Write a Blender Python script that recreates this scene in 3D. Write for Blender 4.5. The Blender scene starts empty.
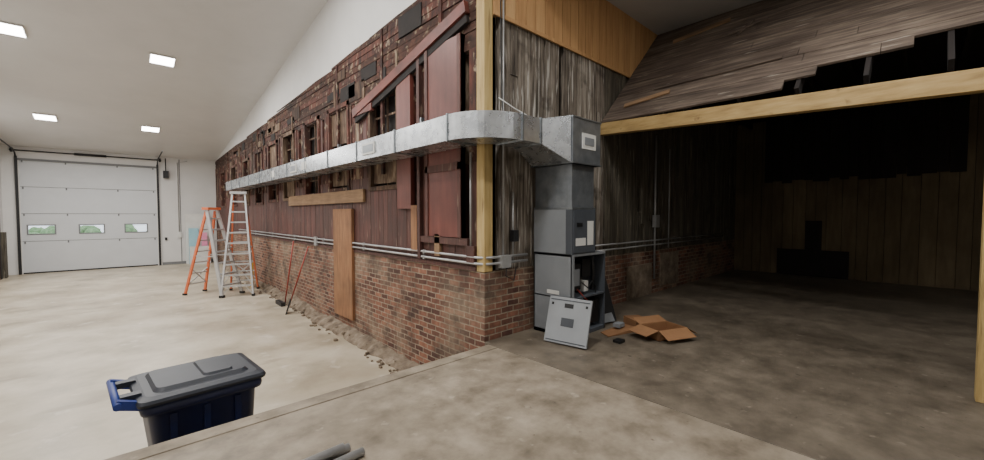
import bpy, bmesh, math, random
from mathutils import Vector, Matrix
random.seed(7)
R=random.random
def U(a,b): return a+(b-a)*R()

# ---------------------------------------------------------------- materials
def hexc(r,g,b):
    f=lambda c:(c/255/12.92) if c/255<=0.04045 else ((c/255+0.055)/1.055)**2.4
    return (f(r),f(g),f(b),1)
def pmat(name, stops, scale=(1,1,1), nscale=4, detail=6, rough=0.8, metal=0.0, bump=0.15,
         nw=1.0, sw=0.0, dirt=0.0, dirt_scale=0.7, dirt_col=(0.05,0.04,0.03,1), rvar=0.0, bdist=0.01, blotch=None, streak=None):
    m=bpy.data.materials.new(name); m.use_nodes=True
    nt=m.node_tree; N=nt.nodes; L=nt.links
    b=N['Principled BSDF']; b.inputs['Roughness'].default_value=rough; b.inputs['Metallic'].default_value=metal
    tc=N.new('ShaderNodeTexCoord'); mp=N.new('ShaderNodeMapping'); mp.inputs['Scale'].default_value=scale
    L.new(tc.outputs['Object'],mp.inputs['Vector'])
    no=N.new('ShaderNodeTexNoise'); no.inputs['Scale'].default_value=nscale; no.inputs['Detail'].default_value=detail
    no.inputs['Roughness'].default_value=0.62
    L.new(mp.outputs[0],no.inputs['Vector'])
    at=N.new('ShaderNodeAttribute'); at.attribute_name='shade'
    a=N.new('ShaderNodeMath'); a.operation='MULTIPLY_ADD'; a.inputs[1].default_value=nw*1.8; a.inputs[2].default_value=0.5-0.9*nw
    L.new(no.outputs['Fac'],a.inputs[0])
    s=N.new('ShaderNodeMath'); s.operation='MULTIPLY_ADD'; s.inputs[1].default_value=sw; s.inputs[2].default_value=-0.5*sw
    L.new(at.outputs['Fac'],s.inputs[0])
    t=N.new('ShaderNodeMath'); t.operation='ADD'; L.new(a.outputs[0],t.inputs[0]); L.new(s.outputs[0],t.inputs[1])
    cr=N.new('ShaderNodeValToRGB'); e=cr.color_ramp.elements
    n=len(stops)
    e[0].position=0; e[0].color=stops[0]; e[1].position=1; e[1].color=stops[-1]
    for i in range(1,n-1):
        x=e.new(i/(n-1)); x.color=stops[i]
    L.new(t.outputs[0],cr.inputs['Fac'])
    out=cr.outputs['Color']
    def over(out,sc,lo,hi,col,amount,vec=None):
        n2=N.new('ShaderNodeTexNoise'); n2.inputs['Scale'].default_value=sc; n2.inputs['Detail'].default_value=7
        L.new(vec or tc.outputs['Object'],n2.inputs['Vector'])
        mr=N.new('ShaderNodeMapRange'); mr.inputs['From Min'].default_value=lo; mr.inputs['From Max'].default_value=hi
        mr.inputs['To Max'].default_value=amount
        L.new(n2.outputs['Fac'],mr.inputs['Value'])
        mx=N.new('ShaderNodeMix'); mx.data_type='RGBA'; L.new(mr.outputs[0],mx.inputs['Factor'])
        L.new(out,mx.inputs['A']); mx.inputs['B'].default_value=col
        return mx.outputs['Result']
    if dirt>0: out=over(out,dirt_scale,0.42,0.68,dirt_col,dirt)
    if streak:
        m2=N.new('ShaderNodeMapping'); m2.inputs['Scale'].default_value=streak[0]; L.new(tc.outputs['Object'],m2.inputs['Vector'])
        out=over(out,streak[1],streak[2],streak[2]+.07,streak[3],streak[4],m2.outputs[0])
    if blotch: out=over(out,blotch[0],blotch[1],blotch[1]+0.1,blotch[2],blotch[3])
    L.new(out,b.inputs['Base Color'])
    if rvar>0:
        mr=N.new('ShaderNodeMapRange'); mr.inputs['To Min'].default_value=rough-rvar; mr.inputs['To Max'].default_value=rough+rvar
        L.new(no.outputs['Fac'],mr.inputs['Value']); L.new(mr.outputs[0],b.inputs['Roughness'])
    if bump>0:
        bp=N.new('ShaderNodeBump'); bp.inputs['Strength'].default_value=bump; bp.inputs['Distance'].default_value=bdist
        L.new(no.outputs['Fac'],bp.inputs['Height']); L.new(bp.outputs[0],b.inputs['Normal'])
    return m
def emat(name,col,st):
    m=bpy.data.materials.new(name); m.use_nodes=True
    b=m.node_tree.nodes['Principled BSDF']; b.inputs['Base Color'].default_value=col
    b.inputs['Emission Color'].default_value=col; b.inputs['Emission Strength'].default_value=st
    return m
H=hexc
def brickmat():
    m=bpy.data.materials.new('old_brick'); m.use_nodes=True
    nt=m.node_tree; N=nt.nodes; L=nt.links; b=N['Principled BSDF']; b.inputs['Roughness'].default_value=0.92
    tc=N.new('ShaderNodeTexCoord'); sp=N.new('ShaderNodeSeparateXYZ'); L.new(tc.outputs['Object'],sp.inputs[0])
    ad=N.new('ShaderNodeMath'); L.new(sp.outputs['X'],ad.inputs[0]); L.new(sp.outputs['Y'],ad.inputs[1])
    cb=N.new('ShaderNodeCombineXYZ'); L.new(ad.outputs[0],cb.inputs['X']); L.new(sp.outputs['Z'],cb.inputs['Y'])
    no0=N.new('ShaderNodeTexNoise'); no0.inputs['Scale'].default_value=4; L.new(tc.outputs['Object'],no0.inputs['Vector'])
    vm=N.new('ShaderNodeVectorMath'); vm.operation='MULTIPLY_ADD'; vm.inputs[1].default_value=(0.025,0.025,0)
    L.new(no0.outputs['Color'],vm.inputs[0]); L.new(cb.outputs[0],vm.inputs[2])
    br=N.new('ShaderNodeTexBrick'); br.inputs['Scale'].default_value=1; br.inputs['Brick Width'].default_value=0.22
    br.inputs['Row Height'].default_value=0.08; br.inputs['Mortar Size'].default_value=0.009; br.inputs['Mortar Smooth'].default_value=0.25
    br.inputs['Bias'].default_value=-.1
    br.inputs['Color1'].default_value=H(86,56,47); br.inputs['Color2'].default_value=H(152,104,82); br.inputs['Mortar'].default_value=H(152,138,120)
    L.new(vm.outputs[0],br.inputs['Vector'])
    def ov(src,sc,lo,hi,amt,col):
        n1=N.new('ShaderNodeTexNoise'); n1.inputs['Scale'].default_value=sc; n1.inputs['Detail'].default_value=5; L.new(tc.outputs['Object'],n1.inputs['Vector'])
        mr=N.new('ShaderNodeMapRange'); mr.inputs['From Min'].default_value=lo; mr.inputs['From Max'].default_value=hi; mr.inputs['To Max'].default_value=amt
        L.new(n1.outputs['Fac'],mr.inputs['Value'])
        mx=N.new('ShaderNodeMix'); mx.data_type='RGBA'; L.new(mr.outputs[0],mx.inputs['Factor']); L.new(src,mx.inputs['A']); mx.inputs['B'].default_value=col
        return mx.outputs['Result']
    o=ov(br.outputs['Color'],1.3,.46,.66,.62,H(150,134,114))
    o=ov(o,2.3,.48,.68,.6,H(60,48,42))
    n2=N.new('ShaderNodeTexNoise'); n2.inputs['Scale'].default_value=14; n2.inputs['Detail'].default_value=4; L.new(tc.outputs['Object'],n2.inputs['Vector'])
    mr2=N.new('ShaderNodeMapRange'); mr2.inputs['From Min'].default_value=.3; mr2.inputs['From Max'].default_value=.7; mr2.inputs['To Min'].default_value=.68; mr2.inputs['To Max'].default_value=1.1
    L.new(n2.outputs['Fac'],mr2.inputs['Value'])
    mu=N.new('ShaderNodeMix'); mu.data_type='RGBA'; mu.blend_type='MULTIPLY'; mu.inputs['Factor'].default_value=1
    L.new(o,mu.inputs['A']); L.new(mr2.outputs[0],mu.inputs['B'])
    L.new(mu.outputs['Result'],b.inputs['Base Color'])
    bp=N.new('ShaderNodeBump'); bp.inputs['Strength'].default_value=.8; bp.inputs['Distance'].default_value=.012; bp.invert=True
    L.new(br.outputs['Fac'],bp.inputs['Height'])
    bp2=N.new('ShaderNodeBump'); bp2.inputs['Strength'].default_value=.35; bp2.inputs['Distance'].default_value=.01
    L.new(n2.outputs['Fac'],bp2.inputs['Height']); L.new(bp.outputs[0],bp2.inputs['Normal']); L.new(bp2.outputs[0],b.inputs['Normal'])
    return m
BRICK=brickmat()
WHITE=pmat('white_liner_panel',[H(205,204,202),H(216,215,213)],nscale=1.5,bump=0,rough=.55)
CEIL=pmat('ceiling_panel',[H(202,200,198),H(214,212,210)],nscale=.8,bump=0,rough=.6)
CEILR=pmat('ceiling_grey',[H(172,172,170),H(190,190,188)],nscale=.8,bump=0,rough=.7)
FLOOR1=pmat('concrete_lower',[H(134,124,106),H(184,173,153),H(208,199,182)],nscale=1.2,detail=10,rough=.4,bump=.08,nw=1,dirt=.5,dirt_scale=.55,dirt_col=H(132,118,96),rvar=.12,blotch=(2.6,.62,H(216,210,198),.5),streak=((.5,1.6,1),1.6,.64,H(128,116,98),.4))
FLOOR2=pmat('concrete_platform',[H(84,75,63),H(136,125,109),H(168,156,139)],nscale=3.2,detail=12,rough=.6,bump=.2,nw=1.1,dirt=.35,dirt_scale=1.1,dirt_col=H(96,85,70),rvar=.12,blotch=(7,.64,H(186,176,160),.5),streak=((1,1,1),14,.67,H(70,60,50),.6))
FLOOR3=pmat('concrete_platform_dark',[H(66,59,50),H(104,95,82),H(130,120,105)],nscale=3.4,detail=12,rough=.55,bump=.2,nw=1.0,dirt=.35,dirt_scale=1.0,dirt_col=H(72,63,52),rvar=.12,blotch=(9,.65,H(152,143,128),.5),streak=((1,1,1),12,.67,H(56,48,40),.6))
CONC=pmat('rubble_concrete',[H(66,54,44),H(120,106,90),H(158,144,126)],nscale=5,detail=10,rough=.95,bump=.9,bdist=.05)
MAROON=pmat('maroon_siding',[H(42,25,22),H(82,47,41),H(112,69,60)],scale=(6,6,.6),nscale=3,rough=.65,nw=.75,sw=.3,bump=.2,dirt=.55,dirt_scale=1.4,dirt_col=H(56,41,35),streak=((9,9,1.2),2.5,.62,H(134,114,98),.6))
UPPER=pmat('peeling_red_sheathing',[H(26,17,14),H(62,37,31),H(98,56,46),H(108,80,64)],scale=(3,3,1.2),nscale=2.2,detail=9,rough=.9,nw=1,sw=.35,bump=.5,dirt=.7,dirt_scale=1.7,dirt_col=H(48,35,30),streak=((5,5,2.5),2.2,.58,H(148,132,112),.8),blotch=(3.1,.6,H(22,16,14),.85))
COURSE=pmat('dark_shingle_courses',[H(26,17,14),H(66,41,33),H(98,62,49)],scale=(2,2,3),nscale=3,detail=9,rough=.95,nw=1.1,sw=.3,bump=.6,dirt=.6,dirt_scale=1.2,dirt_col=H(56,41,34),streak=((3,3,4),2.2,.58,H(138,124,104),.75),blotch=(2.2,.57,H(28,20,18),.85))
REDPNL=pmat('red_door_panel',[H(80,38,33),H(110,57,48),H(126,72,61)],scale=(5,5,.6),nscale=2,rough=.5,nw=.7,sw=.3,bump=.1,dirt=.55,dirt_scale=1.5,dirt_col=H(68,36,31))
RED2=pmat('red_trim',[H(92,42,36),H(128,66,54)],scale=(5,1,5),nscale=3,rough=.6,nw=1,sw=.4,bump=.2,dirt=.6,dirt_scale=3,dirt_col=H(62,38,32))
MESSY=pmat('weathered_sheathing',[H(30,22,18),H(66,48,38),H(110,88,70),H(164,148,126)],scale=(5,5,1.2),nscale=2.5,detail=9,rough=.9,nw=.8,sw=.8,bump=.5,dirt=.5,dirt_scale=2,dirt_col=H(40,28,24))
TAR=pmat('tar_paper',[H(16,13,12),H(34,25,22)],nscale=5,rough=.85,bump=.3)
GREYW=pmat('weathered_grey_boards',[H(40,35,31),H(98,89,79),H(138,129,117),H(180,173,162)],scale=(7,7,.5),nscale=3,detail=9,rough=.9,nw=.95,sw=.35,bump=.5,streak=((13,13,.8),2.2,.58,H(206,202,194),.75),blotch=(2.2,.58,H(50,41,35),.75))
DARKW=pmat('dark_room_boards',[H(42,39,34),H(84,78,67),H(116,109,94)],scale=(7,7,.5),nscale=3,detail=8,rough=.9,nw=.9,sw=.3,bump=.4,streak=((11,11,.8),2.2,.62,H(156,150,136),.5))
PLY=pmat('tan_siding_ply',[H(160,118,76),H(192,150,102),H(206,168,120)],scale=(6,6,.5),nscale=3,rough=.7,nw=.6,sw=.4,bump=.1)
LUMBER=pmat('treated_lumber',[H(132,110,66),H(178,152,98),H(198,176,124)],scale=(6,6,.5),nscale=3,rough=.7,nw=.9,sw=.3,bump=.15,streak=((8,8,.7),2,.6,H(104,80,50),.6))
LUMBERY=pmat('beam_lumber',[H(120,96,58),H(168,140,90),H(190,164,114)],scale=(6,.5,6),nscale=3,rough=.7,nw=.9,sw=.3,bump=.15,blotch=(6,.64,H(92,66,40),.7))
ORANGEPLY=pmat('old_plywood',[H(104,70,46),H(140,98,66),H(158,120,84)],scale=(6,6,.6),nscale=3,rough=.75,nw=1.1,bump=.1,dirt=.55,dirt_scale=2.2,dirt_col=H(92,66,46))
PLANKL=pmat('pale_plank',[H(118,92,66),H(162,130,98)],scale=(6,.6,6),nscale=3,rough=.8,nw=1.1,bump=.2,dirt=.4,dirt_scale=2,dirt_col=H(92,72,54))
DECK=pmat('roof_deck_boards',[H(38,31,27),H(82,71,62),H(116,102,90),H(150,137,122)],scale=(7,.5,7),nscale=3,detail=9,rough=.9,nw=.95,sw=.22,bump=.5,dirt=.5,dirt_scale=1.3,dirt_col=H(60,47,40),streak=((9,1.2,9),1.6,.64,H(170,162,150),.6))
BACKPLY=pmat('back_wall_ply',[H(92,80,60),H(126,110,84)],scale=(4,4,.6),nscale=2,rough=.85,nw=1,sw=.4,bump=.1,dirt=.6,dirt_scale=.8,dirt_col=H(70,60,44))
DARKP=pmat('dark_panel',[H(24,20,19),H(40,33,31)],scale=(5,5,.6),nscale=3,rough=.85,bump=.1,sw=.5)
def galv(name,lo,hi,r):
    return pmat(name,[lo,hi],scale=(1,1,1),nscale=7,detail=3,rough=r,metal=.85,nw=.9,bump=.03,rvar=.08)
GALV=galv('galvanised_steel',H(174,180,186),H(224,228,232),.28)
SEAM=galv('duct_seam',H(120,126,132),H(160,166,170),.4)
PLEN=pmat('dull_galvanised',[H(112,118,124),H(156,162,168)],nscale=6,detail=3,rough=.4,metal=.7,nw=.9,bump=.02)
COND=pmat('conduit_steel',[H(150,150,150),H(186,186,186)],nscale=5,rough=.4,metal=.5,bump=0)
HGREY=pmat('cabinet_grey',[H(118,122,126),H(134,138,142)],nscale=2,rough=.6,metal=0,bump=0)
PANELG=pmat('panel_light_grey',[H(140,144,148),H(152,156,160)],nscale=2,rough=.6,metal=0,bump=0)
HDARK=pmat('cabinet_dark_grey',[H(62,66,72),H(76,81,88)],nscale=2,rough=.6,metal=0,bump=0)
BLACK=pmat('black_plastic',[H(16,16,17),H(30,30,32)],nscale=6,rough=.5,bump=0)
BINB=pmat('bin_navy_plastic',[H(12,22,54),H(20,33,74)],nscale=5,rough=.45,bump=.03)
BINH=pmat('bin_handle_blue',[H(18,42,110),H(26,54,130)],nscale=5,rough=.45,bump=0)
BINL=pmat('bin_lid_plastic',[H(25,29,38),H(37,42,53)],nscale=5,rough=.5,bump=.03)
LABEL=pmat('white_label',[H(205,205,200),H(220,220,216)],nscale=5,rough=.6,bump=0)
CARD=pmat('cardboard',[H(118,82,54),H(154,114,78)],nscale=4,rough=.85,bump=.05,sw=.4,nw=.5)
DOORM=pmat('garage_door_white',[H(190,193,196),H(204,207,210)],nscale=2,rough=.5,bump=0,sw=.3,nw=.4)
LINE=pmat('door_joint_grey',[H(110,112,114),H(120,122,124)],nscale=2,rough=.6,bump=0)
ORANGE=pmat('orange_fibreglass',[H(206,100,60),H(222,120,78)],nscale=3,rough=.5,bump=0)
ALU=pmat('aluminium',[H(176,176,176),H(202,202,202)],nscale=4,rough=.45,metal=.5,bump=0)
PINK=pmat('pink_foam',[H(222,130,166),H(232,156,186)],nscale=3,rough=.8,bump=0)
TEAL=pmat('teal_foam',[H(140,190,206),H(164,206,218)],nscale=3,rough=.8,bump=0)
REDT=pmat('red_tool',[H(140,50,40),H(160,62,50)],nscale=3,rough=.5,bump=0)
YEL=pmat('yellow_tool',[H(210,160,30),H(226,176,50)],nscale=3,rough=.5,bump=0)
COPPER=pmat('copper',[H(170,96,60),H(196,120,80)],nscale=3,rough=.4,metal=.8,bump=0)
LEAF=pmat('hedge_leaves',[H(90,124,84),H(130,160,116),H(170,192,154)],nscale=8,rough=.8,bump=.5)
ASPH=pmat('driveway',[H(150,148,142),H(175,172,166)],nscale=8,rough=.9,bump=.1)
LED=emat('led_panel_glow',(1,.99,.96,1),16)

# ---------------------------------------------------------------- mesh builder
class MB:
    def __init__(s,name):
        s.name=name; s.bm=bmesh.new(); s.col=s.bm.loops.layers.float_color.new('shade'); s.mats=[]
    def mi(s,m):
        if m not in s.mats: s.mats.append(m)
        return s.mats.index(m)
    def face(s,vs,m,sh=.5,smooth=False):
        try: f=s.bm.faces.new(vs)
        except ValueError: return
        f.material_index=s.mi(m); f.smooth=smooth
        for l in f.loops: l[s.col]=(sh,sh,sh,1)
        return f
    def hexa(s,c,m,sh=.5):
        v=[s.bm.verts.new(p) for p in c]
        for q in ((3,2,1,0),(4,5,6,7),(0,1,5,4),(1,2,6,5),(2,3,7,6),(3,0,4,7)):
            s.face([v[i] for i in q],m,sh)
    def box(s,lo,hi,m,sh=.5,M=None):
        x0,y0,z0=lo; x1,y1,z1=hi
        c=[Vector(p) for p in ((x0,y0,z0),(x1,y0,z0),(x1,y1,z0),(x0,y1,z0),(x0,y0,z1),(x1,y0,z1),(x1,y1,z1),(x0,y1,z1))]
        if M is not None: c=[M@p for p in c]
        s.hexa(c,m,sh)
    def rings(s,rs,m,sh=.5,caps=True,smooth=False,closed=False):
        V=[[s.bm.verts.new(p) for p in r] for r in rs]
        n=len(V[0]); k=len(V)
        for i in range(k if closed else k-1):
            a=V[i]; b=V[(i+1)%k]
            for j in range(n): s.face([a[j],a[(j+1)%n],b[(j+1)%n],b[j]],m,sh,smooth)
        if caps and not closed:
            s.face(V[0][::-1],m,sh); s.face(V[-1],m,sh)
    def tube(s,pts,r,m,seg=10,sh=.5):
        pts=[Vector(p) for p in pts]; rs=[]
        for i,p in enumerate(pts):
            d=(pts[min(i+1,len(pts)-1)]-pts[max(i-1,0)]).normalized()
            up=Vector((0,0,1)) if abs(d.z)<.9 else Vector((0,1,0))
            a=d.cross(up).normalized(); b=d.cross(a).normalized()
            rr=r[i] if isinstance(r,(list,tuple)) else r
            rs.append([p+a*math.cos(t)*rr+b*math.sin(t)*rr for t in [2*math.pi*j/seg for j in range(seg)]])
        s.rings(rs,m,sh,smooth=True)
    def bar(s,p0,p1,w,h,m,sh=.5,side=None):
        p0=Vector(p0);p1=Vector(p1); d=(p1-p0).normalized()
        up=Vector(side) if side else (Vector((0,0,1)) if abs(d.z)<.9 else Vector((0,1,0)))
        a=d.cross(up).normalized(); b=a.cross(d).normalized()
        s.hexa([p0-a*w/2-b*h/2,p0+a*w/2-b*h/2,p0+a*w/2+b*h/2,p0-a*w/2+b*h/2,
                p1-a*w/2-b*h/2,p1+a*w/2-b*h/2,p1+a*w/2+b*h/2,p1-a*w/2+b*h/2],m,sh)
    def done(s,bevel=0,loc=None,rot=None,parent=None,scale=None):
        bmesh.ops.recalc_face_normals(s.bm,faces=s.bm.faces)
        me=bpy.data.meshes.new(s.name); s.bm.to_mesh(me); s.bm.free()
        for m in s.mats: me.materials.append(m)
        o=bpy.data.objects.new(s.name,me); bpy.context.scene.collection.objects.link(o)
        if bevel:
            b=o.modifiers.new('bevel','BEVEL'); b.width=bevel; b.segments=2; b.limit_method='ANGLE'
        if loc: o.location=loc
        if rot is not None: o.rotation_euler=(0,0,rot)
        if scale: o.scale=(scale,)*3
        if parent: o.parent=parent
        return o

WX=3.34; FY=3.72; FARY=22.5; LX=-3.05; BX=13.2; BK=-5.0
def fz(y): return -0.82+(y-3.6)*0.0125
def cz(y): return 4.1+(FARY-y)*0.15 if y>6 else 4.1+(FARY-6)*.15
def wtop(y):
    P=[(3.7,5.0),(5.2,4.85),(10.7,4.58),(22.6,4.1)]
    for (a,b),(c,d) in zip(P,P[1:]):
        if y<=c: return b+(d-b)*(y-a)/(c-a)
    return 4.1

# ---------------------------------------------------------------- floors
m=MB('floor')
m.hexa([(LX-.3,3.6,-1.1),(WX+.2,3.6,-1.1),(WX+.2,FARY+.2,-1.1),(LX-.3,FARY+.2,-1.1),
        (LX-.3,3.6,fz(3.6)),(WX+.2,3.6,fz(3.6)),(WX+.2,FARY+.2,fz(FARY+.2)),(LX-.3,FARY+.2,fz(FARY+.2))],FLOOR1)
m.done()
m=MB('floor_platform')
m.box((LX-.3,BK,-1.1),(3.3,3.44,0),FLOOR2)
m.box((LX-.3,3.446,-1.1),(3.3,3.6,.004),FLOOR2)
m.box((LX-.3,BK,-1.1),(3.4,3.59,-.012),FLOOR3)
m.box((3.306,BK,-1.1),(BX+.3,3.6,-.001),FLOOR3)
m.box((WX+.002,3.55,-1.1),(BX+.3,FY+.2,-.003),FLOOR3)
m.done(bevel=.006)

# ---------------------------------------------------------------- ceiling
m=MB('ceiling')
def slab(m,x0,x1,y0,y1,mat,t=.15):
    m.hexa([(x0,y0,cz(y0)),(x1,y0,cz(y0)),(x1,y1,cz(y1)),(x0,y1,cz(y1)),
            (x0,y0,cz(y0)+t),(x1,y0,cz(y0)+t),(x1,y1,cz(y1)+t),(x0,y1,cz(y1)+t)],mat)
slab(m,LX-.3,WX+.3,6,FARY+.2,CEIL); slab(m,LX-.3,WX+.3,BK-.2,6,CEIL)
m.done()
m=MB('ceiling_right')
m.box((WX+.2,BK-.2,5.2),(BX+.5,FY+.5,5.35),CEILR)
m.done()
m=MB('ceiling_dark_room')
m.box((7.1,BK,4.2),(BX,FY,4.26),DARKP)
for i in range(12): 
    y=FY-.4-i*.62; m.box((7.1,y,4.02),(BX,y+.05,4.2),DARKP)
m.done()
m=MB('wall_bulkhead')
m.box((WX+.06,BK,5.2),(WX+.2,FY,cz(0)+.05),WHITE)
m.done()

# ---------------------------------------------------------------- walls plain
m=MB('wall_left'); m.box((LX-.2,BK-.2,-1.1),(LX,FARY+.2,7),WHITE)
m.done()
m=MB('wall_back'); m.box((LX-.2,BK-.2,-1.1),(WX+1.0,BK,7),WHITE); m.box((WX+1.0,BK-.2,-1.1),(BX+.5,BK,5.4),BACKPLY); m.done()
m=MB('wall_far')
DX0,DX1,DZ=-2.62,1.2,3.62
m.box((LX-.2,FARY,-1.1),(DX0,FARY+.2,4.4),WHITE)
m.box((DX1,FARY,-1.1),(WX+.3,FARY+.2,4.4),WHITE)
m.box((DX0,FARY,DZ),(DX1,FARY+.2,4.4),WHITE)
m.box((DX1+.15,FARY-.012,fz(FARY)),(WX,FARY,fz(FARY)+.12),LINE)
m.box((2.0,FARY-.015,fz(FARY)),(2.03,FARY,4.05),LINE)
m.done()
m=MB('wall_right')
y=FY
while y>BK:
    w=U(.2,.32); m.box((BX-U(0,.01),y-w+.008,0),(BX+.1,y,4.2),BACKPLY,R()); y-=w
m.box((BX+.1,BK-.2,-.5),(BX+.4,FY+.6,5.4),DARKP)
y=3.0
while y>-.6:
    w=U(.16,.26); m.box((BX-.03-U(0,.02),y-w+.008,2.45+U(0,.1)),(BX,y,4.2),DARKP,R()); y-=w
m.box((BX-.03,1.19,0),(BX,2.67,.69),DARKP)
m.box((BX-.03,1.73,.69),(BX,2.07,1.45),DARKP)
m.done()

# ---------------------------------------------------------------- red wall
m=MB('wall_middle')
m.box((WX+.16,FY+.1,-1.1),(WX+.3,FARY,5.2),TAR)
m.box((WX,FY-.001,-1.1),(WX+.17,FARY,.88),BRICK)
m.box((WX-.02,FY+.15,.88),(WX+.1,FARY,.93),MAROON,.2)
ys=[3.86,5.2,7,9,10.7,13,16,19,FARY]
for a,b in zip(ys,ys[1:]):
    m.hexa([(WX+.03,a,wtop(a)-.1),(WX+.3,a,wtop(a)-.1),(WX+.3,b,wtop(b)-.1),(WX+.03,b,wtop(b)-.1),
            (WX+.03,a,cz(a)+.1 if a>6 else 6.7),(WX+.3,a,cz(a)+.1 if a>6 else 6.7),(WX+.3,b,cz(b)+.1),(WX+.03,b,cz(b)+.1)],WHITE)
wins=[(5.85,6.75,2.1,3.65),(7.75,8.65,2.15,3.75),(9.35,10.15,2.1,3.75),(11.1,11.9,2.05,3.7),(12.6,13.4,2.05,3.65),(14.2,15.0,2.0,3.6),(16.0,16.8,2.0,3.5),(18.0,18.8,2.0,3.45),(20.2,21.0,2.0,3.4)]
gaps=wins+[(5.18,5.36,1.5,3.9),(3.98,4.1,1.2,4.1),(9.0,9.12,2.6,3.7),(10.5,10.62,2.4,3.7),(13.7,13.85,2.6,3.7),(7.2,7.34,2.8,3.7)]
y=FY+.14
while y<FARY:
    w=.155; y1=min(y+w,FARY); c=y+w*.5
    for (z0,z1) in ((.93,2.28),(2.28,3.72)):
        parts=[(z0,min(z1,wtop(c)-.05))]
        for g in gaps:
            if not g[0]<c<g[1]: continue
            np_=[]
            for p,q in parts:
                if q<=g[2] or p>=g[3]: np_.append((p,q))
                else:
                    if p<g[2]: np_.append((p,g[2]))
                    if q>g[3]: np_.append((g[3],q))
            parts=np_
        for p,q in parts:
            if z0<1: m.box((WX+U(0,.006),y+.003,p),(WX+.16,y1-.003,q-.002),MAROON,R())
            else:
                r=R()
                mt=UPPER if r<.72 else (MAROON if r<.86 else MESSY)
                m.box((WX+U(0,.018),y+.003,p),(WX+.16,y1-.003,q-.002),mt,U(.2,.8) if mt!=MESSY else U(.1,.9))
    y=y1
z=3.72
while z<5.0:
    h=.115; y=FY+.14
    while y<FARY:
        l=U(.8,3.2); y1=min(y+l,FARY); 
        zt=min(z+h,wtop((y+y1)/2)+.0)
        if z>wtop(y): break
        if zt-z>.02 and R()>.05:
            zt0=min(z+h,max(wtop(y),z+.01))-.003; zt1=min(z+h,max(wtop(y1),z+.01))-.003
            xo_=WX+U(0,.015)
            mt=COURSE if R()<.8 else UPPER; sh=R()
            m.hexa([(xo_,y+.003,z),(WX+.16,y+.003,z),(WX+.16,y1-.003,z),(xo_,y1-.003,z),
                    (xo_+.008,y+.003,zt0),(WX+.16,y+.003,zt0),(WX+.16,y1-.003,zt1),(xo_+.008,y1-.003,zt1)],mt,sh)
        y=y1
    z+=h
for i in range(16):
    a=U(5,19); z=U(3.4,3.9); m.box((WX-.012,a,z),(WX+.03,a+U(.05,.1),z+U(.25,.6)),MESSY,U(.3,.9))
for i in range(22):
    a=U(4.2,18); z=U(3.75,wtop(a)-.35); w=U(.15,.7); h=U(.08,.34); m.box((WX-.006,a,z),(WX+.03,a+w,z+h),random.choice([TAR,TAR,MESSY]),U(.2,.9))
for yy in(4.6,6.3,8.2,10.8,12.3,14.6,17.1,19.5):
    m.box((WX-.014,yy,2.3),(WX+.03,yy+.07,wtop(yy)-.05) if R()<.4 else (WX+.03,yy+.07,3.75),UPPER,.3)
for k,(a,b,z0,z1) in enumerate(wins):
    sh=U(.3,.8); F=MESSY if k%3==0 else UPPER
    for (p,q,r,s_) in ((a-.08,a,z0,z1+.08),(b,b+.08,z0,z1+.08),(a-.08,b+.08,z1,z1+.09),(a-.1,b+.1,z0-.07,z0)):
        m.box((WX-.022,p,r),(WX+.1,q,s_),F,sh)
    mid=(z0+z1)/2
    m.box((WX+.07,a,mid-.03),(WX+.11,b,mid+.03),MESSY,.7)
    m.box((WX+.07,(a+b)/2-.015,z0),(WX+.1,(a+b)/2+.015,z1),MESSY,.6)
    m.box((WX+.08,a,z0+.3),(WX+.1,b,z0+.33),MESSY,.6); m.box((WX+.08,a,z1-.35),(WX+.1,b,z1-.32),MESSY,.6)
    if k in(0,1,3,6): m.box((WX+.05,a,z0+.05),(WX+.07,b,z0+.05+.4),MESSY,.75)
    if k in(1,4,5): m.box((WX+.04,a,mid+.1),(WX+.06,b,z1),MESSY,.6)
def panel(a,b,z0,z1,mt,sh,d=.04):
    m.box((WX-d,a,z0),(WX+.02,b,z1),mt,sh)
panel(4.12,4.95,1.3,3.95,REDPNL,.5,.05)
for yy in(4.12,4.88): panel(yy,yy+.07,1.3,3.95,MAROON,.9,.065)
panel(4.12,4.95,2.2,2.3,MAROON,.8,.065)
panel(5.37,5.78,1.7,3.8,REDPNL,.7,.045)
panel(5.10,5.17,.95,4.0,MAROON,.1,.06)
panel(4.0,5.1,1.2,1.29,MAROON,.7,.05)
m.bar((WX-.05,7.35,3.5),(WX-.05,4.0,4.24),.07,.15,RED2,.8,side=(0,0,1))
m.bar((WX-.03,7.3,3.37),(WX-.03,4.0,4.1),.05,.1,TAR,.5,side=(0,0,1))
m.bar((WX-.04,7.25,3.5),(WX-.04,6.6,3.5),.06,.12,RED2,.4)
m.box((WX-.05,7.0,1.84),(WX-.005,11.4,2.08),PLANKL,.6)
m.box((WX-.06,7.5,-.46),(WX-.005,8.4,1.72),ORANGEPLY,.5)
m.box((WX-.05,4.62,1.02),(WX-.005,4.74,1.33),PLANKL,.8)
m.box((WX-.05,3.87,.98),(WX-.005,4.02,1.2),MAROON,.3)
m.box((WX-.05,5.2,1.05),(WX-.005,5.36,1.75),ORANGEPLY,.4)
m.done()

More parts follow.
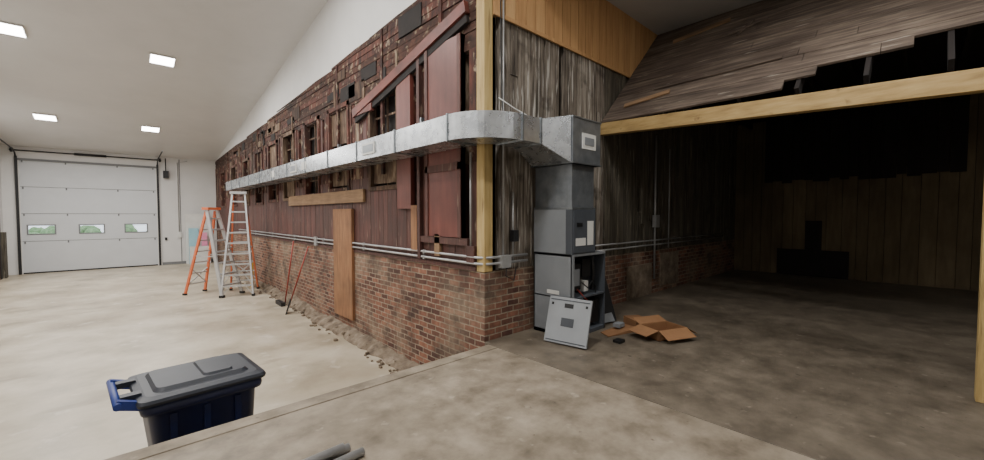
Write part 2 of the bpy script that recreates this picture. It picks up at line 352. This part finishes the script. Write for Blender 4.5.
# footing ledge of dirt and mortar
m=MB('trim_footing')
rs=[]; y=3.62; w=.2; h=.1; k=0
while y<20:
    w+=(.2-w)*.3+U(-.035,.035); h+=(.09-h)*.3+U(-.03,.03); zz=fz(y); h=max(h,.03)
    rs.append([Vector((WX-w-.06,y,zz-.02)),Vector((WX-w-U(0,.03),y,zz+h*.45)),Vector((WX-w*.7,y,zz+h*U(.8,1.1))),Vector((WX-w*.35,y,zz+h*U(.9,1.3))),Vector((WX+.01,y,zz+h*1.3)),Vector((WX+.01,y,zz-.02))])
    y+=.11
m.rings(rs,CONC,.5)
for i in range(110):
    y=U(4,16); x=WX-U(.1,.42); r=U(.012,.035); c=Vector((x,y,fz(y)+ (.06 if x>WX-.2 else 0)+r*.5))
    m.hexa([c+Vector((sx*r*U(.6,1.2),sy*r*U(.6,1.2),sz*r*U(.5,.9))) for sz in(-1,1) for sx,sy in((-1,-1),(1,-1),(1,1),(-1,1))],CONC,.5)
m.done()

# ---------------------------------------------------------------- partition face
m=MB('wall_partition')
m.box((WX+.16,FY+.1,-.5),(BX+.35,FY+.4,5.4),TAR)
m.box((WX+.001,FY,-.01),(BX,FY+.11,.88),BRICK)
m.box((6.9,FY-.015,.0),(7.9,FY,.62),CONC); m.box((8.3,FY-.012,.1),(9.2,FY,.8),CONC)
x=WX+.14
while x<BX:
    w=U(.09,.15); x1=min(x+w,BX)
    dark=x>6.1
    top=4.16 if x<8 else 4.2
    z=.88; cuts=[.88]
    if R()<.4: cuts.append(U(1.4,3.6))
    cuts.append(top)
    for a,b in zip(cuts,cuts[1:]):
        if R()<.07: continue
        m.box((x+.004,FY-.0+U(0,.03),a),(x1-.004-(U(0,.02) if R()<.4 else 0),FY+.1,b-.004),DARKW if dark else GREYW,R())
    x=x1
x=WX+.14
while x<8.3:
    m.box((x+.006,FY-.02,4.14),(min(x+.2,8.3)-.006,FY+.1,5.2),PLY,R()); x+=.2
m.box((WX+.14,FY-.03,4.1),(7.2,FY-.005,4.15),PLY,.2)
m.done()

m=MB('corner_post')
m.box((WX-.012,FY-.012,.88),(WX+.13,FY+.135,6.5),LUMBER,.6)
m.done(bevel=.006)

# ---------------------------------------------------------------- roof deck + beam
m=MB('old_roof_deck')
A=Vector((5.95,0,3.12)); D=Vector((2.1,0,2.1)).normalized(); NN=Vector((-D.z,0,D.x))
L_=2.95; rows=16; rw=L_/rows
for i in range(rows):
    s0=i*rw; s1=s0+rw-.004
    ymax=3.7; ymin=BK
    if i==0: ymin=1.2
    if i==1: ymin=.9
    if i==2: ymin=.1
    y=ymax
    while y>ymin:
        l=U(1.4,4.2); y0=max(y-l,ymin)
        t=U(0,.008)
        p=[A+D*s0,A+D*s1]
        c=[]
        for yy in(y0+.003,y-.003):
            for q in p: c.append(Vector((q.x,yy,q.z)))
        o=NN*(.025+t)
        m.hexa([c[0],c[1],c[3],c[2],c[0]+o,c[1]+o,c[3]+o,c[2]+o],DECK,R())
        y=y0
def onslope(s,y,h=.05): return A+D*s+NN*h+Vector((0,y,0))
m.bar(onslope(.35,3.4),onslope(.5,2.7),.1,.02,PLANKL,.4,side=NN)
m.bar(onslope(2.3,3.2),onslope(2.5,2.3),.12,.02,PLANKL,.2,side=NN)
m.bar(onslope(1.9,2.2),onslope(2.1,1.7),.05,.02,DECK,1,side=NN)
m.bar(onslope(2.2,1.9),onslope(1.8,2.05),.04,.02,DECK,1,side=NN)
m.bar(onslope(.7,3.0),onslope(.75,1.3),.08,.02,DECK,.1,side=NN)
for i in range(14):
    y=3.5-i*.61
    a=A-NN*.08; b=A+D*L_-NN*.08
    m.bar((a.x,y,a.z),(b.x,y,b.z),.045,.14,TAR,.3,side=NN)
m.done()
m=MB('support_beam')
pf=Vector((5.92,3.7,3.02)); pn=Vector((5.40,-.65,2.73))
m.bar(pf,pn,.13,.19,LUMBERY,.6); 
m.bar(pn,pn+(pn-pf)*.9,.13,.19,LUMBERY,.5)
m.done(bevel=.005)
m=MB('support_post')
m.box((5.33,-.50,0),(5.47,-.36,2.64),LUMBER,.5)
m.done(bevel=.005)

# ---------------------------------------------------------------- duct
m=MB('air_duct')
z0,z1=2.47,2.77; xo,xi=2.83,3.26
cx,cy=3.45,3.8; ri=cx-xi; ro=cx-xo
def rect(p_in,p_out,za=z0,zb=z1):
    return [Vector((p_in[0],p_in[1],za)),Vector((p_out[0],p_out[1],za)),Vector((p_out[0],p_out[1],zb)),Vector((p_in[0],p_in[1],zb))]
m.rings([rect((xi,17),(xo,17)),rect((xi,cy),(xo,cy))],GALV)
arc=[]
for i in range(15):
    t=math.pi+ (math.pi/2)*i/14
    arc.append(rect((cx+ri*math.cos(t),cy+ri*math.sin(t)),(cx+ro*math.cos(t),cy+ro*math.sin(t))))
m.rings(arc,GALV)
yin=cy-ri; yout=cy-ro
m.rings([rect((cx,yin),(cx,yout)),rect((3.78,yin),(3.78,yout))],GALV)
m.rings([rect((3.78,yin),(3.78,yout)),rect((4.14,3.64),(4.14,3.0),2.26,2.84)],GALV)
def collar_y(y,e=.012,w=.025):
    m.box((xo-e,y-w/2,z0-e),(xi+e,y+w/2,z1+e),SEAM)
y=cy
while y<17.1:
    collar_y(y); 
    m.bar((xo-.004,y+.05,z0+.03),(xo-.004,y+1.15,z1-.03),.006,.008,GALV,.4)
    y+=1.22
for xx in(cx,3.78): m.box((xx-.012,yout-.012,z0-.012),(xx+.012,yin+.012,z1+.012),SEAM)
for yy in(8.6,10.9): m.box((xo-.006,yy,2.54),(xo-.001,yy+.28,2.7),LABEL)
for yy in(5.6,9.2): m.box((xo-.02,yy,2.53),(xo-.001,yy+.4,2.7),LABEL); m.box((xo-.024,yy+.03,2.56),(xo-.001,yy+.37,2.67),SEAM)
for yy in(5,8,11,14): m.box((xi-.01,yy,z0),(WX-.03,yy+.03,z1+.25),SEAM)
m.done()

# ---------------------------------------------------------------- HVAC
m=MB('hvac_air_handler')
X0,X1,Y0,Y1=4.21,4.74,3.02,3.66
XB=5.0
m.box((X0,Y0,0),(X0+.02,Y1,1.09),HGREY); m.box((XB-.02,Y0,0),(XB,Y1,1.05),HDARK)
m.box((X0,Y1-.02,0),(XB,Y1,1.09),HGREY); m.box((X0,Y0,1.06),(XB,Y1,1.09),HGREY); m.box((X0,Y0,0),(XB,Y1,.05),HDARK)
m.box((X0,Y0,.5),(XB,Y1,.52),HDARK); m.box((X0,Y0-.005,0),(X0+.05,Y0+.02,1.09),HGREY)
m.box((X0+.02,Y0+.25,.05),(XB-.02,Y0+.27,1.06),BLACK)
m.tube([(4.55,Y0+.1,.28),(4.55,Y0+.24,.28)],.16,BLACK,20); m.tube([(4.55,Y0+.07,.28),(4.55,Y0+.13,.28)],.07,GALV,16)
m.box((4.76,Y0+.06,.1),(4.94,Y0+.25,.42),BLACK)
m.box((4.3,Y0+.08,.6),(4.52,Y0+.25,.95),BLACK); m.box((4.33,Y0+.06,.66),(4.47,Y0+.085,.88),HGREY)
m.box((4.58,Y0+.1,.75),(4.78,Y0+.25,1.0),BLACK); m.box((4.6,Y0+.08,.56),(4.7,Y0+.25,.7),LABEL)
m.tube([(4.85,Y0+.12,.55),(4.85,Y0+.1,.8),(4.82,Y0+.1,1.02)],.025,BLACK)
m.tube([(4.5,Y0+.05,.7),(4.6,Y0+.02,.62),(4.72,Y0+.03,.7),(4.83,Y0+.05,.6),(4.86,Y0+.06,.3)],.009,BLACK,6)
m.tube([(4.4,Y0+.05,.62),(4.5,Y0+.0,.5),(4.6,Y0+.02,.45)],.007,REDT,6)
m.box((X0,Y0,1.09),(X1,Y1,1.67),HDARK)
m.box((X0-.002,Y0+.1,1.09),(X0,Y1,1.67),HGREY)
m.box((X0+.02,Y0-.012,1.11),(X1-.02,Y0,1.65),HDARK,.8)
m.box((X0+.32,Y0-.016,1.2),(X0+.46,Y0-.012,1.52),LABEL); m.box((X0+.06,Y0-.016,1.2),(X0+.28,Y0-.012,1.3),LABEL)
m.box((X0+.08,Y0-.02,1.45),(X0+.2,Y0-.012,1.5),BLACK)
m.box((X0-.004,Y0+.02,1.085),(X0,Y1-.02,1.095),BLACK)
m.box((X0-.006,Y0+.2,.55),(X0,Y0+.4,.6),LABEL)
m.box((X0+.015,Y0+.02,1.67),(X1-.02,Y1-.01,2.26),PLEN)
m.box((X0,Y0,1.67),(X1,Y1,1.7),SEAM)
m.box((4.15,2.98,2.25),(4.78,3.66,2.84),PLEN)
for z in(2.25,2.82): m.box((4.145,2.97,z),(4.79,3.67,z+.02),SEAM)
m.box((4.35,2.972,2.45),(4.66,2.98,2.65),LABEL)
m.box((4.40,2.965,2.50),(4.61,2.972,2.6),HGREY)
m.tube([(X1+.05,3.3,1.3),(X1+.12,3.3,1.25),(X1+.12,3.3,1.09)],.02,COPPER)
m.done(bevel=.004)

m=MB('hvac_access_panel')
def lean(m,b0,b1,off,h,t,mat):
    b0=Vector(b0);b1=Vector(b1);o=Vector((off[0],off[1],h)); d=(b1-b0).normalized(); n=d.cross(o).normalized()*t
    m.hexa([b0,b1,b1+n,b0+n,b0+o,b1+o,b1+o+n,b0+o+n],mat); return d,o,n
d,o,n=lean(m,(3.92,3.22,.01),(4.02,2.66,.01),(.17,.03),.54,.03,PANELG)
b=Vector((3.92,3.22,.01)); nn=n.normalized()
for (u,v,w,h,mt) in((.04,.44,.03,.03,BLACK),(.50,.44,.03,.03,BLACK),(.22,.42,.12,.05,BLACK),(.2,.2,.17,.1,HDARK),(.02,.02,.53,.012,HDARK),(.02,.5,.53,.012,HDARK)):
  for s_ in(-.004,.032):
    q=b+d*u+o*(v/.54)+nn*s_
    k=o*(h/.54)
    m.hexa([q,q+d*w,q+d*w+nn*.003,q+nn*.003,q+k,q+d*w+k,q+d*w+k+nn*.003,q+k+nn*.003],mt)
m.done(bevel=.002)
m=MB('black_filter_frame')
lean(m,(5.1,3.2,.01),(5.42,3.1,.01),(.02,.2),.62,.04,BLACK)
lean(m,(5.15,3.15,.01),(5.36,3.08,.01),(.02,.16),.3,.03,HGREY)
m.done(bevel=.004)

m=MB('cardboard_box')
bw,bd,bh=.46,.34,.13
m.box((0,0,0),(bw,bd,.008),CARD,.3)
for lo,hi in(((0,0,0),(bw,.008,bh)),((0,bd-.008,0),(bw,bd,bh)),((0,0,0),(.008,bd,bh)),((bw-.008,0,0),(bw,bd,bh))): m.box(lo,hi,CARD,.3)
def flap(p,q,o): 
    p=Vector(p);q=Vector(q);o=Vector(o); t=Vector((0,0,.006)); m.hexa([p,q,q+o,p+o,p+t,q+t,q+o+t,p+o+t],CARD,.8)
flap((0,0,bh),(bw,0,bh),(.0,-.16,-.08)); flap((0,bd,bh),(bw,bd,bh),(0,.15,.05)); flap((0,0,bh),(0,bd,bh),(-.2,0,-.05)); flap((bw,0,bh),(bw,bd,bh),(.19,0,-.1))
m.done(loc=(4.95,2.22,.002),rot=math.radians(-22))
m=MB('scrap_cardboard'); 
m.hexa([(4.65,2.75,.002),(5.2,2.6,.002),(5.3,2.9,.002),(4.75,2.93,.002),(4.65,2.75,.01),(5.2,2.6,.05),(5.3,2.9,.03),(4.75,2.93,.01)],CARD,.2)
m.hexa([(5.3,2.7,.002),(5.7,2.65,.002),(5.75,2.9,.002),(5.4,2.95,.002),(5.3,2.7,.1),(5.7,2.65,.05),(5.75,2.9,.08),(5.4,2.95,.12)],CARD,.0)
m.box((4.5,2.5,.002),(4.62,2.6,.035),BLACK); m.box((4.98,2.78,.05),(5.12,2.88,.1),HGREY)
m.done()

# ---------------------------------------------------------------- conduits
m=MB('electrical_conduit')
for k,(zz,off) in enumerate(((.98,.035),(1.06,.035))):
    P=[(WX-off,17.5,zz),(WX-off,3.85,zz)]
    for i in range(1,7):
        t=math.pi+math.pi/2*i/6; P.append((3.46+.155*math.cos(t),3.84+.155*math.sin(t),zz))
    P.append((4.1,3.685,zz))
    m.tube(P,.017,COND)
    for yy in range(5,17,2): m.box((WX-.055,yy,zz-.03),(WX-.022,yy+.03,zz+.03),COND)
m.tube([(WX-.03,3.95,1.1),(WX-.03,3.95,2.4)],.014,COND)
m.tube([(3.62,3.67,1.0),(3.62,3.67,5.1)],.012,COND)
m.tube([(3.82,3.69,.98),(3.82,3.69,1.9)],.012,COND)
m.box((3.56,3.62,.92),(3.72,3.7,1.08),COND); m.box((3.78,3.64,1.25),(3.88,3.7,1.4),BLACK)
m.box((WX-.06,9.4,.9),(WX-.022,9.55,1.1),COND)
m.tube([(5.2,3.68,1.0),(12,3.68,1.0)],.014,COND); m.tube([(5.2,3.68,1.09),(12,3.68,1.09)],.014,COND)
m.tube([(7.95,3.68,.3),(7.95,3.68,3.2)],.02,COND); m.box((7.88,3.62,1.35),(8.03,3.7,1.6),COND)
m.tube([(8.6,3.68,.9),(8.6,3.68,3.0)],.012,COND)
m.tube([(3.7,3.68,.95),(3.6,3.6,.82),(3.75,3.6,.75),(3.85,3.66,.9)],.008,BLACK,6)
m.done()
m=MB('hanging_cable')
m.tube([(3.55,3.66,5.1),(3.55,3.64,3.6),(3.53,3.6,2.95),(3.45,3.5,2.8)],.008,BLACK,6)
m.tube([(3.47,3.6,3.05),(3.7,3.55,2.95),(4.0,3.5,2.86),(4.3,3.4,2.86)],.007,LABEL,6)
m.done()
m=MB('floor_pipe_bundle')
for yy,xe,z in((2.60,1.1,.03),(2.49,1.15,.03),(2.545,1.04,.078)):
    m.tube([(.1,yy-.05,z),(xe,yy,z)],.027,COND,12); m.tube([(xe-.001,yy,z),(xe+.002,yy,z)],.02,BLACK,12)
m.done()

# ---------------------------------------------------------------- wheelie bin
m=MB('wheeled_trash_cart')
def rr(hx,hy,r,z,cxx=0,seg=4):
    P=[]
    for sx,sy,a0 in((1,1,0),(-1,1,90),(-1,-1,180),(1,-1,270)):
        for i in range(seg+1):
            a=math.radians(a0+90*i/seg); P.append(Vector((cxx+sx*(hx-r)+r*math.cos(a)*1,sy*(hy-r)+r*math.sin(a),z)))
    return P
m.rings([rr(.27,.24,.05,.05,.02),rr(.28,.25,.06,.12,.02),rr(.34,.29,.07,.86,.0),rr(.345,.295,.07,.87,.0)],BINB,smooth=True)
m.rings([rr(.375,.325,.07,.87),rr(.38,.33,.07,.9),rr(.375,.325,.07,.945)],BINB,smooth=True)
m.rings([rr(.395,.345,.05,.945),rr(.40,.35,.05,.965),rr(.39,.34,.05,.985),rr(.345,.30,.05,1.0),rr(.335,.29,.05,1.0)],BINL)
m.rings([rr(.30,.25,.05,1.0,.0),rr(.28,.23,.05,1.025,.0)],BINL)
m.rings([rr(.10,.20,.03,1.025,.1),rr(.09,.19,.03,1.04,.1)],BINL)
for yy in(-.25,.25): m.bar((-.34,yy,.93),(-.50,yy,.99),.04,.06,BINH)
m.tube([(-.49,-.3,.985),(-.49,.3,.985)],.024,BINH)
for yy in(-.16,.16): m.bar((-.36,yy,.99),(-.47,yy,.99),.07,.04,BINL)
for xx in(-.2,0,.2): m.hexa([(xx-.02,-.262,.2),(xx+.02,-.262,.2),(xx+.02,-.24,.2),(xx-.02,-.24,.2),(xx-.02,-.302,.84),(xx+.02,-.302,.84),(xx+.02,-.27,.84),(xx-.02,-.27,.84)],BINB)
for yy in(-.27,.27):
    m.tube([(-.25,yy-.03,.13),(-.25,yy+.03,.13)],.13,BLACK,20)
m.tube([(-.25,-.3,.13),(-.25,.3,.13)],.012,COND)
m.box((.18,-.2,0),(.26,.2,.06),BINB)
m.done(loc=(.46,4.18,fz(4.22)),rot=math.radians(4),scale=1.07)

# ---------------------------------------------------------------- ladders
def ladder(loc,rot,h,bw,spread,rail,steps_n,mat_step,cap,rear):
    m=MB('step_ladder')
    tw=.3
    def f(t,s,front=True):
        y=(-1 if front else 1)*spread/2*(1-t)
        return Vector((s*(bw/2+(tw/2-bw/2)*t),y,t*h))
    for s in(-1,1):
        m.bar(f(0,s),f(.98,s),.045,.1,rail,.5,side=(0,1,0))
        m.bar(f(0,s*.92,False),f(.96,s*.9,False),.038,.07,rear,.5,side=(0,1,0))
        m.box(tuple(f(0,s)+Vector((-.04,-.06,0))),tuple(f(0,s)+Vector((.04,.06,.06))),BLACK)
        m.box(tuple(f(0,s*.92,False)+Vector((-.035,-.05,0))),tuple(f(0,s*.92,False)+Vector((.035,.05,.06))),BLACK)
        m.bar(f(.45,s),f(.45,s*.9,False),.025,.03,ALU)
    for i in range(1,steps_n+1):
        t=i/(steps_n+1)
        a=f(t,-1);b=f(t,1); m.bar(a,b,.1,.04,mat_step)
        a=f(t,-.9,False);b=f(t,.9,False); m.bar(a,b,.03,.035,mat_step)
        for s in(-1,1):
            if i<3: m.bar(f(t,s*.5),f(t-.09,s),.015,.02,mat_step)
    m.bar(f(.12,-.9,False),f(.3,.9,False),.02,.03,mat_step); m.bar(f(.3,-.9,False),f(.12,.9,False),.02,.03,mat_step)
    m.box((-.21,-.11,h*.975),(.21,.11,h*.975+.07),cap)
    m.done(loc=loc,rot=rot)
ladder((1.95,13.9,fz(13.9)),math.radians(35),2.5,.68,1.3,ALU,7,ALU,ORANGE,ORANGE)
ladder((2.58,13.6,fz(13.6)),math.radians(-20),2.98,.78,1.15,ALU,9,ALU,ALU,ORANGE)
m=MB('foam_insulation_boards')
zf=fz(22)
m.box((2.15,22.25,zf),(3.05,22.33,zf+2.25),LABEL); m.box((2.25,22.1,zf),(2.6,22.2,zf+1.6),TEAL); m.box((2.7,22.0,zf),(2.9,22.1,zf+1.4),PINK); m.box((2.25,21.9,zf),(3.0,21.98,zf+.8),LABEL)
m.done()
m=MB('push_broom')
m.tube([(3.1,11.2,fz(11)+.05),(3.27,11.0,.93)],.016,REDT,8); m.box((2.95,11.0,fz(11)),(3.05,11.5,fz(11)+.1),BLACK)
m.done()
m=MB('shovel')
m.tube([(2.95,10.2,fz(10)+.3),(3.27,9.9,.85)],.016,REDT,8)
m.rings([[Vector(p) for p in((2.9,10.12,fz(10)+.35),(3.0,10.3,fz(10)+.35),(3.02,10.3,fz(10)+.35),(2.92,10.1,fz(10)+.35))],[Vector(p) for p in((2.8,10.12,fz(10)+.0),(2.88,10.33,fz(10)+.0),(2.9,10.33,fz(10)+.0),(2.82,10.1,fz(10)+.0))]],BLACK)
m.done()
m=MB('yellow_level'); m.box((3.0,14.3,fz(14.4)),(3.06,14.45,fz(14.4)+.8),YEL); m.done()

# ---------------------------------------------------------------- garage door
m=MB('door_1')
zb=fz(FARY)
lv=[zb+.02,.62,1.65,2.64,DZ]
wz0,wz1=.9,1.2; wx=[(-2.46,-1.8),(-1.12,-.46),(.2,.86)]
yd0,yd1=FARY+.03,FARY+.08
for i,(a,b) in enumerate(zip(lv,lv[1:])):
    a+=.008; b-=.008
    if i!=1: m.box((DX0,yd0,a),(DX1,yd1,b),DOORM,.5+.1*(i%2))
    else:
        m.box((DX0,yd0,a),(DX1,yd1,wz0),DOORM); m.box((DX0,yd0,wz1),(DX1,yd1,b),DOORM)
        xs=[DX0]+[v for w in wx for v in w]+[DX1]
        for k in range(0,len(xs),2): m.box((xs[k],yd0,wz0),(xs[k+1],yd1,wz1),DOORM)
        for w in wx:
            for lo,hi in(((w[0]-.04,yd0-.015,wz0-.04),(w[0],yd0,wz1+.04)),((w[1],yd0-.015,wz0-.04),(w[1]+.04,yd0,wz1+.04)),((w[0],yd0-.015,wz1),(w[1],yd0,wz1+.04)),((w[0],yd0-.015,wz0-.04),(w[1],yd0,wz0))): m.box(lo,hi,LINE)
    m.box((DX0,yd1-.01,b),(DX1,yd1,b+.02),LINE)
    for xx in(-2.55,-1.45,-.0,1.12): m.box((xx-.02,yd0-.02,b-.08),(xx+.02,yd0,b+.0),LINE)
m.box((DX0,yd0-.01,zb),(DX1,yd1,zb+.05),BLACK)
m.done()
m=MB('garage_door_track')
for xx in(DX0-.1,DX1+.03):
    m.box((xx,FARY-.09,zb),(xx+.07,FARY-.01,3.75),BLACK)
    m.tube([(xx+.035,FARY-.05,3.7),(xx+.035,FARY-.2,3.85),(xx+.035,FARY-.6,3.95),(xx+.035,FARY-3,4.0)],.022,BLACK,6)
m.tube([(DX0-.2,FARY-.12,3.95),(DX1+.2,FARY-.12,3.95)],.025,BLACK,8)
m.tube([(-1.2,FARY-.12,3.95),(-.3,FARY-.12,3.95)],.05,BLACK,10)
m.box((DX0-.05,FARY-.04,DZ-.02),(DX1+.05,FARY-.01,DZ+.06),LINE)
for xx in(DX0-.15,DX1+.15): m.tube([(xx-.03,FARY-.12,3.95),(xx+.03,FARY-.12,3.95)],.08,BLACK,14)
m.done()
m=MB('door_opener')
m.box((1.45,FARY-.25,3.2),(1.63,FARY-.02,3.5),BLACK); m.tube([(1.54,FARY-.1,3.5),(1.54,FARY-.1,3.9),(1.54,FARY-.1,4.05)],.02,BLACK,8)
m.tube([(1.95,FARY-.03,.7),(1.95,FARY-.03,3.9),(2.3,FARY-.03,4.0)],.018,COND,8)
m.box((1.88,FARY-.08,.6),(2.02,FARY-.02,.85),LABEL)
m.box((1.45,FARY-.05,.5),(1.53,FARY-.01,.62),BLACK)
m.done()
m=MB('steel_column')
m.box((LX+.0,21.3,fz(21)),(LX+.08,21.45,4.2),DARKP); m.box((LX,20.6,fz(21)),(LX+.1,20.9,.8),ORANGEPLY,.3); m.box((LX,21.6,fz(21)+0),(LX+.15,21.9,1.0),DARKW,.3)
m.done()

# ---------------------------------------------------------------- outside
m=MB('ground_outside'); m.box((-20,FARY+.2,-1.0),(20,60,-.6),ASPH); m.done()
m=MB('hedge_row')
for i in range(90):
    c=Vector((U(-9,7),U(33,36),U(-.4,.6)+.1)); r=U(.3,.7)
    rs=[]
    for k in range(1,6):
        a=math.pi*k/6; rs.append([c+Vector((math.sin(a)*math.cos(t)*r*U(.8,1.2),math.sin(a)*math.sin(t)*r,math.cos(a)*r*U(.9,1.1))) for t in [2*math.pi*j/9 for j in range(9)]])
    m.rings(rs,LEAF)
m.done()

# ---------------------------------------------------------------- lights
def led(x,y,power=75,z=None,col=(1,.975,.94)):
    zz=cz(y) if z is None else z
    slope=math.atan(-.15) if y>6 and z is None else 0
    m=MB('ceiling_or_fill_light')
    m.box((-.25,-.25,-.03),(.25,.25,0),LABEL); m.box((-.23,-.23,-.036),(.23,.23,-.03),LED)
    o=m.done(loc=(x,y,zz-.01)); o.rotation_euler=(slope,0,0)
    l=bpy.data.lights.new('led_or_fill_lamp','AREA'); l.size=.46; l.energy=power; l.color=col
    lo=bpy.data.objects.new('led_or_fill_lamp',l); bpy.context.scene.collection.objects.link(lo)
    lo.parent=o; lo.location=(0,0,-.06)
for y in(18.7,13.1,7.6,2.0):
    for x in(-1.6,.9): led(x,y,160 if y>3 else 165)
led(4.6,.2,65,5.2); led(4.6,-3.2,25,5.2)  # unseen fill fixtures, added to brighten the right ceiling and roof deck
led(8.6,-3.9,14,4.18,(1,.95,.86))  # added out-of-view fixture, weak warm fill for the dark room
w=bpy.data.worlds.new('World'); bpy.context.scene.world=w; w.use_nodes=True
w.node_tree.nodes['Background'].inputs[0].default_value=(.85,.92,1,1); w.node_tree.nodes['Background'].inputs[1].default_value=2.0

# ---------------------------------------------------------------- camera
cd=bpy.data.cameras.new('camera'); cd.sensor_width=36; cd.lens=400/984*36; cd.clip_start=.05; cd.clip_end=200
co=bpy.data.objects.new('camera',cd); bpy.context.scene.collection.objects.link(co)
co.location=(0,0,1.6); co.rotation_euler=(math.radians(90-2.15),0,math.radians(-43))
bpy.context.scene.camera=co
